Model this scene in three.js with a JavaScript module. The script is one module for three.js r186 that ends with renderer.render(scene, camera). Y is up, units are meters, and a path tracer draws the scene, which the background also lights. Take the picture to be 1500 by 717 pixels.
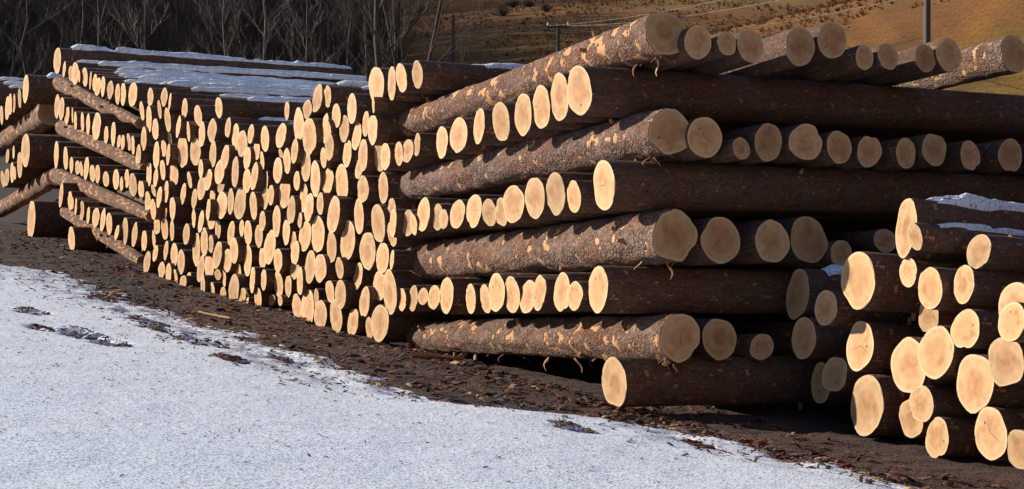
import * as THREE from 'three';
import { mergeGeometries } from 'three/addons/utils/BufferGeometryUtils.js';

// ---------------------------------------------------------------- camera, sky, sun, exposure
const EYE = 1.78;                                    // eye height above the yard at the camera
const scene = new THREE.Scene();
const camera = new THREE.PerspectiveCamera(14.855, 1024 / 489, 0.1, 2500);
camera.position.set(0, EYE, 0);
camera.lookAt(0, EYE - 0.01036 * 100, -100);
const SUN_TURN = 41, SUN_UP = 20.5, SUN_POWER = 4.6, EXPOSURE = 1.58;
const FU = [-0.4393, 0.8983], DD = [0.8983, 0.4393], P1 = [0.76, 16.0];   // stack frame: along the face, into the stack, near corner
// stack coordinates (s along the face, v height from the eye, d into the stack) to world metres
const W = (s, v, d) => new THREE.Vector3(P1[0] + s * FU[0] + d * DD[0], v + EYE, -(P1[1] + s * FU[1] + d * DD[1]));
const rad = (a) => a * Math.PI / 180;
const toSun = (() => {
  const c = Math.cos(rad(SUN_TURN)), n = Math.sin(rad(SUN_TURN)), e = rad(SUN_UP);
  return new THREE.Vector3((-c * DD[0] + n * FU[0]) * Math.cos(e), Math.sin(e), -(-c * DD[1] + n * FU[1]) * Math.cos(e)).normalize();
})();
{ // clear winter sky, deeper blue towards the zenith
  const w = 64, h = 128, px = new Float32Array(w * h * 4);
  for (let y = 0; y < h; y++) {
    const el = ((y + 0.5) / h - 0.5) * Math.PI, t = Math.max(0, Math.sin(el)), k = Math.pow(1 - t, 3.2);
    for (let x = 0; x < w; x++) {
      const i = (y * w + x) * 4;
      px[i] = 0.052 + 0.012 * k; px[i + 1] = 0.104 + 0.008 * k; px[i + 2] = 0.225; px[i + 3] = 1;
    }
  }
  const sky = new THREE.DataTexture(px, w, h, THREE.RGBAFormat, THREE.FloatType);
  sky.mapping = THREE.EquirectangularReflectionMapping; sky.magFilter = THREE.LinearFilter; sky.needsUpdate = true;
  scene.background = sky; scene.environment = sky;
}
const sun = new THREE.DirectionalLight(new THREE.Color(1, 0.92, 0.80), SUN_POWER);
sun.position.copy(toSun).multiplyScalar(300).add(new THREE.Vector3(0, 0, -40));
sun.target.position.set(0, 0, -40);
sun.castShadow = true;
Object.assign(sun.shadow.camera, { left: -150, right: 150, top: 90, bottom: -90, near: 1, far: 700 });
sun.shadow.mapSize.set(4096, 4096);
scene.add(sun, sun.target);
const renderer = new THREE.WebGLRenderer({ antialias: true });
renderer.shadowMap.enabled = true;
renderer.toneMapping = THREE.LinearToneMapping;
renderer.toneMappingExposure = EXPOSURE;

// ---------------------------------------------------------------- helpers
function rng(seed) {
  let a = seed >>> 0;
  return () => { a = (a + 0x6d2b79f5) | 0; let t = Math.imul(a ^ (a >>> 15), 1 | a); t = (t + Math.imul(t ^ (t >>> 7), 61 | t)) ^ t; return ((t ^ (t >>> 14)) >>> 0) / 4294967296; };
}
const hash = (x, y, s) => { let h = Math.imul(x, 374761393) ^ Math.imul(y, 668265263) ^ Math.imul(s, 2147483647 - 56); h = Math.imul(h ^ (h >>> 13), 1274126177); h ^= h >>> 16; return (h >>> 0) / 4294967296; };
const mod = (a, n) => ((a % n) + n) % n;
const sm = (a, b, x) => { const t = Math.min(1, Math.max(0, (x - a) / (b - a))); return t * t * (3 - 2 * t); };
const mix = (a, b, t) => a + (b - a) * t;
function vn(x, y, s = 1, px = 65536, py = 65536) {                    // value noise, periodic in px, py cells
  const xi = Math.floor(x), yi = Math.floor(y); let fx = x - xi, fy = y - yi;
  fx = fx * fx * (3 - 2 * fx); fy = fy * fy * (3 - 2 * fy);
  const a = hash(mod(xi, px), mod(yi, py), s), b = hash(mod(xi + 1, px), mod(yi, py), s), c = hash(mod(xi, px), mod(yi + 1, py), s), d = hash(mod(xi + 1, px), mod(yi + 1, py), s);
  return a + (b - a) * fx + (c - a) * fy + (a - b - c + d) * fx * fy;
}
function fbm(x, y, s = 1, o = 4, px = 65536, py = 65536) {
  let v = 0, a = 0.5, n = 0;
  for (let i = 0; i < o; i++) { v += a * vn(x, y, s + i * 17, px, py); n += a; a *= 0.5; x *= 2; y *= 2; px *= 2; py *= 2; }
  return v / n;
}
function worley(x, y, s, px, py) {
  const xi = Math.floor(x), yi = Math.floor(y); let f1 = 9, f2 = 9, id = 0;
  for (let j = -1; j <= 1; j++) for (let i = -1; i <= 1; i++) {
    const cx = mod(xi + i, px), cy = mod(yi + j, py);
    const dx = xi + i + hash(cx, cy, s) - x, dy = yi + j + hash(cx, cy, s + 9) - y, q = Math.sqrt(dx * dx + dy * dy);
    if (q < f1) { f2 = f1; f1 = q; id = hash(cx, cy, s + 23); } else if (q < f2) f2 = q;
  }
  return [f1, f2, id];
}
const enc = (v) => { v = Math.min(1, Math.max(0, v)); return 255 * (v <= 0.0031308 ? v * 12.92 : 1.055 * Math.pow(v, 1 / 2.4) - 0.055); };
function tex(w, h, fn, srgb) {                                        // fn(u, v) gives linear [r, g, b]
  const d = new Uint8Array(w * h * 4);
  for (let y = 0; y < h; y++) for (let x = 0; x < w; x++) {
    const c = fn((x + 0.5) / w, (y + 0.5) / h), i = (y * w + x) * 4;
    for (let k = 0; k < 3; k++) d[i + k] = srgb ? enc(c[k]) : 255 * Math.min(1, Math.max(0, c[k]));
    d[i + 3] = 255;
  }
  const t = new THREE.DataTexture(d, w, h);
  t.wrapS = t.wrapT = THREE.RepeatWrapping; t.magFilter = THREE.LinearFilter; t.minFilter = THREE.LinearMipmapLinearFilter; t.generateMipmaps = true;
  if (srgb) t.colorSpace = THREE.SRGBColorSpace;
  t.needsUpdate = true; return t;
}
const names = {};
const numbered = (n) => { const k = names[n] = (names[n] ?? -1) + 1; return k ? n + '_' + String(k).padStart(3, '0') : n; };
function tag(o, label, category, group) { o.userData.label = label; o.userData.category = category; if (group) o.userData.group = group; return o; }
function kind(o, k) { o.userData.kind = k; return o; }
function add(o, name) { o.name = numbered(name); scene.add(o); return o; }
function mesh(name, geo, material, parent) { const m = new THREE.Mesh(geo, material); m.name = name; m.castShadow = m.receiveShadow = true; if (parent) parent.add(m); return m; }
const ORD = ['', 'first', 'second', 'third', 'fourth', 'fifth', 'sixth', 'seventh', 'eighth', 'ninth', 'tenth', 'eleventh', 'twelfth', 'thirteenth', 'fourteenth', 'fifteenth', 'sixteenth', 'seventeenth', 'eighteenth', 'nineteenth', 'twentieth', 'twenty-first', 'twenty-second', 'twenty-third', 'twenty-fourth', 'twenty-fifth', 'twenty-sixth'];

// ---------------------------------------------------------------- the ground
const EDGE = [[-60, 0.3], [-14, 0.4], [-6, 1.0], [-3.7, 0.75], [-2.4, 0.36], [-0.96, 0.2], [-0.31, -0.69], [0.32, -1.39], [1.14, -1.55], [2.85, -1.41], [4.2, -1.49], [6.1, -1.64], [8.9, -1.68], [12.8, -1.63], [13.8, -1.9], [14, -2.36], [15.5, -3.2], [60, -12]];
function edgeAt(s) { for (let i = 1; i < EDGE.length; i++) if (s <= EDGE[i][0]) { const [a, p] = EDGE[i - 1], [b, q] = EDGE[i]; return p + (q - p) * (s - a) / (b - a); } return -12; }
const toSD = (X, z) => [(X - P1[0]) * FU[0] + (z - P1[1]) * FU[1], (X - P1[0]) * DD[0] + (z - P1[1]) * DD[1]];
function nearGround(s, d) { const sc = Math.max(-15, Math.min(30, s)), dc = Math.max(-9, Math.min(8, d)); return -1.59 + 0.058 * sc - 0.07 * Math.min(dc, 0) - 0.03 * Math.max(dc, 0); }
function groundV(X, z, rough = 1) {                                              // height from the eye
  const [s, d] = toSD(X, z); let v = nearGround(s, d);
  const far = Math.max(0, z - 48); v += 0.09 * far + 0.0005 * far * far + 0.10 * X * sm(0, 70, far);
  const rr = Math.hypot(X + 4, z - 24), side = (sm(-0.2, 0.5, X / (rr + 1)) + sm(0.1, 0.8, -(z - 24) / (rr + 1))) * (z < 60 ? 1 : sm(140, 60, z)); v += Math.min(1, side) * 0.42 * Math.max(0, rr - 45) * sm(45, 90, rr);   // unseen valley slopes, added beside and behind the viewer to block low sky light
  if (far > 20) v += (fbm(X * 0.02, z * 0.02, 5) - 0.5) * 5 * sm(20, 90, far);
  if (rough && z < 48 && z > 5 && Math.abs(X) < 20) v += (fbm(X * 1.7, z * 1.7, 7, 3) - 0.5) * 0.07 + (fbm(X * 9, z * 9, 8, 2) - 0.5) * 0.03;
  return v;
}
const gY = (X, z) => groundV(X, z) + EYE;
const sdXZ = (s, d) => [P1[0] + s * FU[0] + d * DD[0], P1[1] + s * FU[1] + d * DD[1]];
function axis(lo, hi, step, out, grow, end) {                         // dense from lo to hi, then growing steps
  const a = []; for (let x = lo; x <= hi + 1e-6; x += step) a.push(x);
  let q = step, x = a[a.length - 1]; while (x < end[1]) { q *= grow; x += q; a.push(x); }
  q = step; x = a[0]; while (x > end[0]) { q *= grow; x -= q; a.unshift(x); }
  return a;
}
function sheet(xs, zs, yOf, colOf, uvScale, keep) {
  const nx = xs.length, nz = zs.length, pos = new Float32Array(nx * nz * 3), uv = new Float32Array(nx * nz * 2), col = colOf ? new Float32Array(nx * nz * 3) : null, ok = new Uint8Array(nx * nz), idx = [];
  for (let j = 0; j < nz; j++) for (let i = 0; i < nx; i++) {
    const k = j * nx + i, y = yOf(xs[i], zs[j]); ok[k] = keep ? keep(xs[i], zs[j]) : 1;
    pos.set([xs[i], y, -zs[j]], k * 3); uv.set([xs[i] * uvScale, zs[j] * uvScale], k * 2);
    if (col) col.set(colOf(xs[i], zs[j]), k * 3);
  }
  for (let j = 0; j < nz - 1; j++) for (let i = 0; i < nx - 1; i++) {
    const a = j * nx + i, b = a + 1, c = a + nx, e = c + 1;
    if (ok[a] || ok[b] || ok[c] || ok[e]) idx.push(a, b, e, a, e, c);
  }
  const g = new THREE.BufferGeometry();
  g.setAttribute('position', new THREE.BufferAttribute(pos, 3)); g.setAttribute('uv', new THREE.BufferAttribute(uv, 2));
  if (col) g.setAttribute('color', new THREE.BufferAttribute(col, 3));
  g.setIndex(idx); g.computeVertexNormals(); return g;
}
const woodEdge = (z) => -0.105 * z + 3 * Math.sin(z * 0.11);          // the bare wood stands left of this line
const groundTex = tex(512, 512, (u, v) => {
  const n = fbm(u * 16, v * 16, 31, 5, 16, 16), [f1, , id] = worley(u * 60, v * 60, 33, 60, 60);
  let b = 0.55 + 0.8 * (n - 0.5); const chip = f1 < 0.35 ? 1 : 0;
  let c = [b, b, b];
  if (chip) { const q = id; c = q < 0.25 ? [1.0, 0.72, 0.5] : q < 0.5 ? [0.25, 0.2, 0.18] : q < 0.7 ? [0.8, 0.52, 0.4] : c; }
  return c.map((x) => x * 0.8);
}, true);
const groundBump = tex(512, 512, (u, v) => { const n = fbm(u * 30, v * 30, 31, 4, 30, 30), [f1, , id] = worley(u * 60, v * 60, 33, 60, 60); const q = n * 0.7 + (f1 < 0.35 ? 0.3 * id : 0); return [q, q, q]; });
const groundMat = new THREE.MeshStandardMaterial({ map: groundTex, bumpMap: groundBump, bumpScale: 0.02, roughness: 1, vertexColors: true });
{
  const colOf = (X, z) => {
    const [s, d] = toSD(X, z), n = fbm(X * 0.7, z * 0.7, 41, 4), n2 = fbm(X * 2.5, z * 2.5, 43, 3);
    let c = [0.066, 0.058, 0.054];                                    // trodden wet earth
    const litter = Math.min(1, sm(0.36, 0.56, n + 0.14 * sm(-1.3, -0.2, d) + (s > 4.5 && s < 9 ? 0.12 : 0)) );
    c = c.map((q, i) => mix(q, [0.12, 0.046, 0.024][i], litter * 0.85));
    c = c.map((q) => q * (0.7 + 0.6 * n2));
    const far = Math.max(sm(40, 60, z), sm(40, 60, Math.hypot(X + 4, z - 24)));
    if (far > 0) {
      const m = fbm(X * 0.05, z * 0.05, 51, 4), m2 = fbm(X * 0.5, z * 0.35, 53, 3), m3 = fbm(X * 1.6, z * 0.9, 57, 3);
      const grass = [0, 1, 2].map((i) => mix([0.48, 0.195, 0.022][i], [0.43, 0.235, 0.024][i], sm(0.38, 0.6, m + (X - 20) * 0.004)) * (0.55 + 0.65 * m2 + 0.5 * (m3 - 0.5)));
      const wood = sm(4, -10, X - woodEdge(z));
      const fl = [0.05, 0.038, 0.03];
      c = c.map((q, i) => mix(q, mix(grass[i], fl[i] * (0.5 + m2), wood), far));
    }
    return c;
  };
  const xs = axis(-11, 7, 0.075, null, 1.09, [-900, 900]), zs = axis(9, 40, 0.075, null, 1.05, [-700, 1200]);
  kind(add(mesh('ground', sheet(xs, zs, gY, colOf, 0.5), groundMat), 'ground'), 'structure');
}
// the snow on the yard: a thin sheet with a ragged, melting edge
function snowT(X, z) {
  const [s, d] = toSD(X, z), e = edgeAt(s) - d + (fbm(X * 1.1, z * 1.1, 61, 3) - 0.5) * 0.5 + (fbm(X * 5.5, z * 3.2, 62, 3) - 0.5) * 0.7 * sm(1.2, 3, s);
  let t = Math.min(0.06, 0.06 * e) + 0.022 * (fbm(X * 0.8, z * 0.8, 67, 3) - 0.5) * sm(0.3, 1.2, e) + 0.010 * (fbm(X * 3.1, z * 3.1, 69, 2) - 0.5) + (fbm(X * 4, z * 4, 63, 3) - 0.5) * 0.045 * sm(1.8, 0, e) + 0.004;
  for (const [cs, cd, r] of CLUMPS) { const q = Math.hypot((s - cs) * 0.6, (d - cd) * 1.5); if (q < r * 1.6) t -= 0.07 * sm(r * 1.5, r * 0.2, q) * sm(0.42, 0.62, fbm(X * 6, z * 6, 65, 3)); }
  return t - 0.5 * sm(0, -1.4, e);
}
const CLUMPS = [];
CLUMPS.push([5.86,-3.6,0.2],[3.76,-3.54,0.3],[3.25,-3.45,0.25],[5.56,-2.44,0.25],[3.71,-2.43,0.3],[2.1,-2.6,0.15],[4.72,-2.56,0.2],[-1.6,-1.14,0.15],[-2.37,0.2,0.2],[8.91,-2.1,0.2],[-2.07,-0.33,0.1],[4.22,-3.84,0.15],[2.69,-1.95,0.12]);
const snowY = (X, z) => { const [s, d] = toSD(X, z), k = sm(0.1, 1.3, edgeAt(s) - d); return mix(gY(X, z), groundV(X, z, 0) + EYE + 0.025, k) + snowT(X, z); };
const snowTex = tex(512, 512, (u, v) => {
  const n = fbm(u * 24, v * 24, 71, 4, 24, 24), [f1, , id] = worley(u * 90, v * 90, 73, 90, 90), n3 = fbm(u * 6, v * 6, 76, 3, 6, 6);
  let c = [0.885, 0.93, 0.97].map((q) => q * (0.92 + 0.13 * n));
  if (f1 < 0.16 + 0.2 * id && id > 0.80 - 0.33 * n3) c = c.map((q, i) => q * [0.28, 0.27, 0.28][i]);   // grit and needles caught in the crust
  return c;
}, true);
const snowBump = tex(512, 512, (u, v) => { const n = fbm(u * 40, v * 40, 71, 4, 40, 40), [f1] = worley(u * 90, v * 90, 73, 90, 90); const q = n * 0.7 + 0.3 * Math.min(1, f1); return [q, q, q]; });
const snowMat = new THREE.MeshStandardMaterial({ map: snowTex, bumpMap: snowBump, bumpScale: 0.005, roughness: 0.7 });
{
  const xs = axis(-9.5, 4.5, 0.05, null, 1.12, [-60, 40]), zs = axis(9, 29, 0.05, null, 1.12, [-40, 45]);
  const keep = (X, z) => { const [s, d] = toSD(X, z); return d < edgeAt(s) + 0.8; };
  kind(add(mesh('snow', sheet(xs, zs, snowY, null, 0.55, keep), snowMat), 'snow'), 'structure');
}

// ---------------------------------------------------------------- bark and cut wood
function barkPair(w, h, cu, cv, seed, bare) {                         // cu, cv: plates around and along (periodic)
  const H = new Float32Array(w * h), C = new Float32Array(w * h * 3);
  for (let y = 0; y < h; y++) for (let x = 0; x < w; x++) {
    const u = (x + 0.5) / w, v = (y + 0.5) / h;
    const wx = (fbm(u * cu, v * cv, seed + 3, 3, cu, cv) - 0.5) * 2.2, wy = (fbm(u * cu, v * cv, seed + 5, 3, cu, cv) - 0.5) * 2.2;
    const [f1, f2, id0] = worley(u * cu + wx, v * cv + wy, seed, cu, cv), [g1, g2, id1] = worley(u * cu * 2 + wy * 1.5, v * cv * 2 + wx * 1.5, seed + 41, cu * 2, cv * 2), id = 0.55 * id0 + 0.45 * id1;
    const open = fbm(u * cu * 0.5, v * cv * 0.5, seed + 9, 2, cu / 2, cv / 2), crack = Math.max((1 - sm(0.02, 0.30, f2 - f1)) * sm(0.3, 0.6, open), 0.5 * (1 - sm(0.02, 0.25, g2 - g1)));
    const fine = fbm(u * cu * 4, v * cv * 4, seed + 7, 3, cu * 4, cv * 4), broad = fbm(u * cu * 0.25, v * cv * 0.25, seed + 11, 4, cu / 4, cv / 4);
    let c = [mix(0.13, 0.30, id), mix(0.078, 0.205, id), mix(0.052, 0.160, id)].map((q) => q * (0.5 + 1.0 * fine));
    const red = sm(0.42, 0.62, broad) * 0.8 * sm(0.8, 0.3, id1); c = c.map((q, i) => mix(q, [0.22, 0.085, 0.036][i] * (0.5 + 1.0 * fine), red));
    c = c.map((q, i) => mix(q, [0.085, 0.040, 0.024][i], crack * 0.75));
    let hgt = 0.6 + 0.35 * id - 0.4 * crack + 0.4 * (fine - 0.5);
    const bm = fbm(u * cu * 0.5, v * cv * 0.75, seed + 13, 4, cu / 2, cv * 0.75) + 0.12 * (fine - 0.5), inner = sm(bare - 0.035, bare - 0.015, bm), wood = sm(bare, bare + 0.015, bm);
    c = c.map((q, i) => mix(q, [0.30, 0.125, 0.05][i] * (0.7 + 0.6 * fine), inner));
    c = c.map((q, i) => mix(q, [0.50, 0.31, 0.155][i] * (0.75 + 0.5 * fine), wood));
    hgt = mix(hgt, 0.12, inner); 
    const k = y * w + x; H[k] = hgt; C.set(c, k * 3);
  }
  const at = (u, v) => (Math.min(h - 1, Math.floor(v * h)) * w + Math.min(w - 1, Math.floor(u * w)));
  return { map: tex(w, h, (u, v) => { const k = at(u, v) * 3; return [C[k], C[k + 1], C[k + 2]]; }, true), bumpMap: tex(w, h, (u, v) => { const q = H[at(u, v)]; return [q, q, q]; }) };
}
const barkStd = (p, bump = 0.012, tint = 0xffffff) => new THREE.MeshStandardMaterial({ ...p, bumpScale: bump, roughness: 0.95, color: tint });
const pairA = barkPair(512, 512, 20, 20, 101, 0.76), pairB = barkPair(512, 512, 24, 20, 131, 0.72);
const BARKS = [barkStd(pairA, 0.014, 0xdcd4d0), barkStd(pairB, 0.012, 0xe0d4c8), barkStd(pairA, 0.012, 0xccc2bc), barkStd(pairB, 0.012, 0xe6d6c4)];  // tints darker than the sunlit cross logs: shade put into the colour
function faceTex(seed) {
  const r0 = rng(seed), cx = (r0() - 0.5) * 0.16, cy = (r0() - 0.5) * 0.16, heart = 0.35 + 0.3 * r0(), pink = 0.5 + 0.5 * r0(), rings = 15 + 12 * r0(), ca = r0() * 6.28, cl = 0.25 + 0.6 * r0(), cracks = r0() < 0.22 ? 1 + Math.floor(r0() * 2) : 0, saw = r0() * 3.14, ka = r0() * 6.28, kr = r0() < 0.35 ? 0.3 + 0.4 * r0() : 9;
  return tex(192, 192, (u, v) => {
    const x = u * 2 - 1, y = v * 2 - 1, R = Math.hypot(x, y), a = Math.atan2(y - cy, x - cx), q = Math.hypot(x - cx * (1 - R), y - cy * (1 - R)) + 0.05 * (fbm(3 + Math.cos(a) * 1.5, 3 + Math.sin(a) * 1.5, seed, 2) - 0.5);
    let c = [mix(0.645, 0.535, pink * (1 - sm(heart - 0.15, heart + 0.1, q))), mix(0.405, 0.285, pink * (1 - sm(heart - 0.15, heart + 0.1, q))), mix(0.195, 0.12, pink * (1 - sm(heart - 0.15, heart + 0.1, q)))];
    const ring = Math.pow(0.5 + 0.5 * Math.sin(q * rings * 6.283), 3);
    c = c.map((k, i) => k * (1 - ring * [0.15, 0.22, 0.27][i]));
    const n = fbm(u * 7, v * 7, seed + 5, 4), sl = Math.cos(saw) * x + Math.sin(saw) * y;
    c = c.map((k) => k * (0.78 + 0.44 * n) * (0.97 + 0.06 * vn(sl * 26, 3, seed)));
    const st = sm(0.60, 0.72, fbm(u * 4 + 9, v * 4, seed + 8, 3)); c = c.map((k, i) => k * (1 - st * [0.14, 0.2, 0.26][i]));   // resin and damp stains
    c = c.map((k, i) => mix(k, [0.71, 0.52, 0.285][i], sm(0.84, 0.93, R) * 0.8));
    for (let k = 0; k < cracks; k++) { const b = ca + k * 2.3, dx = Math.cos(b), dy = Math.sin(b), al = (x - cx) * dx + (y - cy) * dy, ac = Math.abs(-(x - cx) * dy + (y - cy) * dx); if (al > 0.02 && al < cl && ac < 0.014 * (1 - al / cl) + 0.004) c = c.map((g) => g * 0.28); }
    if (Math.hypot(x - kr * Math.cos(ka), y - kr * Math.sin(ka)) < 0.055) c = [0.16, 0.08, 0.04];
    if (R > 0.982 + 0.012 * (vn(a * 9, 1, seed) - 0.5)) c = [0.20, 0.10, 0.05];
    return c;
  }, true);
}
const FACES = []; for (let i = 0; i < 10; i++) { const k = [1, 0.9, 0.8, 1.04, 0.87, 0.96, 1.02, 0.83, 1.0, 0.72][i], m = new THREE.MeshStandardMaterial({ map: faceTex(200 + i * 7), roughness: 0.85, color: new THREE.Color().setRGB(0.93 * k, 0.92 * k * (k < 0.85 ? 0.99 : 0.97 + 0.04 * (i % 3) / 2), 0.92 * k * (k < 0.85 ? 1.02 : 1)) }); FACES.push(m); }
const shadeGreyFace = new THREE.MeshStandardMaterial({ map: FACES[2].map, color: 0x8d8f98, roughness: 0.95 });  // dimmed copy of a cut face: shade on the end put into its colour
const LOG_LEN = 5.6;
function outline(rand) {                                              // radius over the angle: never a true circle
  const h = [2, 3, 4, 5, 7].map((k) => [k, (rand() - 0.5) * 0.22 / k, rand() * 6.28]), lob = rand() < 0.4 ? [rand() * 6.28, 0.06 + 0.08 * rand(), 0.2 + 0.2 * rand()] : null, flat = rand() < 0.35 ? [rand() * 6.28, 0.90 + 0.08 * rand()] : null;
  return (t, hard = 1) => {
    let r = 1; for (const [k, a, p] of h) r += a * Math.sin(k * t + p);
    if (lob) { const q = Math.atan2(Math.sin(t - lob[0]), Math.cos(t - lob[0])); r += hard * (-lob[1]) * Math.exp(-q * q / (lob[2] * lob[2])); }
    if (flat) { const q = Math.cos(t - flat[0]); if (q > 0.2) r = Math.min(r, flat[1] / q); }
    return Math.min(r, 1.12);
  };
}
function logVariant(seed, around) {
  const rand = rng(seed), R = outline(rand), N = 28, M = 8, taper = -0.05 - 0.2 * rand(), b1 = (rand() - 0.5) * 0.8, b2 = rand() * 6.28, tx = (rand() - 0.5) * 0.15, ty = (rand() - 0.5) * 0.3;
  const face = (x, y) => (tx * x + ty * y) * 0.15 / LOG_LEN;          // saw cut a little off square
  const p = [], uv = [], ix = [];
  const zs = [0, 0.004, 0.02]; for (let j = 1; j <= M; j++) zs.push(0.02 + 0.98 * j / M);
  zs.forEach((z, j) => { for (let i = 0; i <= N; i++) {
    const t = i / N * 6.2832, k = i % N, wob = 1 + 0.05 * (vn(k * 0.8, z * 9 + 3, seed, N * 0.8) - 0.5) * (j > 1 ? 1 : 0.3), r = (j === 0 ? 0.955 : 1) * R(t) * wob * (1 + taper * z), bend = b1 * z * z;
    const x = Math.cos(t) * r, y = Math.sin(t) * r;
    p.push(x + bend * Math.cos(b2), y + bend * Math.sin(b2), z + face(x, y) * (1 - z) + (j === 0 ? (rand() - 0.6) * 0.0022 : 0)); uv.push(i / N * around, z * LOG_LEN);
  } });
  for (let j = 0; j < zs.length - 1; j++) for (let i = 0; i < N; i++) { const a = j * (N + 1) + i, b = a + 1, c = a + N + 1, e = c + 1; ix.push(a, b, e, a, e, c); }
  const bark = new THREE.BufferGeometry(); bark.setAttribute('position', new THREE.Float32BufferAttribute(p, 3)); bark.setAttribute('uv', new THREE.Float32BufferAttribute(uv, 2)); bark.setIndex(ix); bark.computeVertexNormals();
  const q = [0, 0, 0], w = [0.5, 0.5], fx = [], rr = [0.3, 0.6, 0.85, 0.985];
  rr.forEach((f, j) => { for (let i = 0; i < N; i++) { const t = i / N * 6.2832, r = R(t) * f, x = Math.cos(t) * r, y = Math.sin(t) * r; q.push(x, y, face(x, y) - 0.0006 + (rand() - 0.5) * 0.0006); w.push(0.5 + Math.cos(t) * f / 2, 0.5 + Math.sin(t) * f / 2); } });
  for (let i = 0; i < N; i++) fx.push(0, 1 + (i + 1) % N, 1 + i);
  for (let j = 0; j < 3; j++) for (let i = 0; i < N; i++) { const a = 1 + j * N + i, b = 1 + j * N + (i + 1) % N, c = a + N, e = b + N; fx.push(a, b, e, a, e, c); }
  const cut = new THREE.BufferGeometry(); cut.setAttribute('position', new THREE.Float32BufferAttribute(q, 3)); cut.setAttribute('uv', new THREE.Float32BufferAttribute(w, 2)); cut.setIndex(fx); cut.computeVertexNormals();
  return { bark, cut, taper, end: (() => { const g = cut.clone(); g.scale(1 + taper, 1 + taper, 1); g.rotateY(0); g.translate(b1 * Math.cos(b2), b1 * Math.sin(b2), 1); return g; })() };
}
const VAR = [1, 2, 3].map((around, c) => [0, 1, 2, 3, 4, 5].map((i) => logVariant(300 + c * 50 + i * 3, around)));
function capVariant(seed, z0, wide) {                                       // settled snow lying along the top of a log
  const rand = rng(seed), N = 14, M = 90, p = [], uv = [], ix = [];
  for (let j = 0; j <= M; j++) for (let i = 0; i <= N; i++) {
    const z = mix(z0, 1, j / M), a = rad(mix(-(wide ?? 38), wide ?? 38, i / N) + 14 * (vn(z * 30, 1, seed) - 0.5)), k = Math.cos((i / N - 0.5) * Math.PI), hole = sm(0.66, 0.74, fbm(z * 14, i / N * 2, seed + 5, 3));
    const t = 0.02 + 0.30 * Math.pow(k, 0.6) * Math.min(1, (j + 0.2) / 2.5) * (0.45 + 1.1 * fbm(z * 26, i * 0.3, seed + 3, 3)) - hole * 0.35 - (k < 0.05 ? 0.12 : 0), r = (1 - 0.13 * z) * (1 + t);
    p.push(Math.sin(a) * r, Math.cos(a) * r, z); uv.push(a * 0.15, z * LOG_LEN);
  }
  for (let j = 0; j < M; j++) for (let i = 0; i < N; i++) { const a = j * (N + 1) + i, b = a + 1, c = a + N + 1, e = c + 1; ix.push(a, b, e, a, e, c); }
  const g = new THREE.BufferGeometry(); g.setAttribute('position', new THREE.Float32BufferAttribute(p, 3)); g.setAttribute('uv', new THREE.Float32BufferAttribute(uv, 2)); g.setIndex(ix); g.computeVertexNormals(); return g;
}
const CAPS = [[0.04], [0.07], [0.1], [0.13], [0.035, 30], [0.035, 34]].map(([z, w], i) => capVariant(500 + i, z, w));
function frame(o, axisDir) {                                          // local z runs along the log
  const z = axisDir.clone().normalize(), x = new THREE.Vector3(0, 1, 0).cross(z).normalize(), y = z.clone().cross(x);
  o.quaternion.setFromRotationMatrix(new THREE.Matrix4().makeBasis(x, y, z));
}
const rl = rng(77);
const stubMat = new THREE.MeshStandardMaterial({ color: new THREE.Color().setRGB(0.30, 0.16, 0.08), roughness: 0.9 });
const STUBS = [0, 1, 2].map((i) => { const g = new THREE.CylinderGeometry(0.012 + 0.004 * i, 0.024 + 0.004 * i, 0.07 + 0.02 * i, 9); g.translate(0, 0.02, 0); return g; });
let proto = null;
function makeLog(pos, dir, r, opt = {}) {
  const cls = r < 0.11 ? 0 : r < 0.19 ? 1 : 2, v = VAR[cls][Math.floor(rl() * 6)], bark = BARKS[Math.floor(rl() * 4)], cut = opt.grey ? shadeGreyFace : FACES[Math.floor(rl() * 10)], roll = rl() * 6.28, len = LOG_LEN * (0.96 + 0.08 * rl()) * (opt.len ?? 1);
  if (opt.stuff) {
    const m = new THREE.Matrix4(), t = new THREE.Object3D(); t.position.copy(pos); frame(t, dir); t.rotateZ(roll); t.scale.set(r, r, len); t.updateMatrix(); m.copy(t.matrix);
    STUFF.bark.push(v.bark.clone().applyMatrix4(m)); STUFF.cut.push(v.cut.clone().applyMatrix4(m)); return null;
  }
  if (!proto) { proto = new THREE.Group(); mesh('bark', v.bark, bark, proto); mesh('cut_face', v.cut, cut, proto); }
  const g = proto.clone(); add(g, 'log');
  const [b, f] = g.children; b.geometry = v.bark; b.material = bark; f.geometry = v.cut; f.material = cut; b.rotation.z = f.rotation.z = roll;
  if (opt.back) mesh('rear_cut_face', v.end, cut, g).rotation.z = roll;
  g.position.copy(pos); frame(g, dir); g.scale.set(r * (opt.sx ?? 0.88 + 0.14 * rl()), r, len);
  for (let i = 0; i < (opt.knots ?? 0); i++) {                        // stubs of trimmed branches
    const z = 0.06 + 0.85 * rl(), t = rl() * 6.28, k = mesh('branch_stub', STUBS[Math.floor(rl() * 3)], stubMat, g); k.position.set(Math.cos(t) * (1 + v.taper * z) * 0.98, Math.sin(t) * (1 + v.taper * z) * 0.98, z);
    k.rotation.z = t - Math.PI / 2; k.scale.set(1 / r, 1 / r, 1 / len);
  }
  if (opt.snow) mesh('snow_cap', CAPS[opt.snowStart ?? Math.floor(rl() * 4)], snowMat, g);
  return g;
}
const STUFF = { bark: [], cut: [] };
const sdDir = (s, v, d) => new THREE.Vector3(s * FU[0] + d * DD[0], v, -(s * FU[1] + d * DD[1]));
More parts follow.
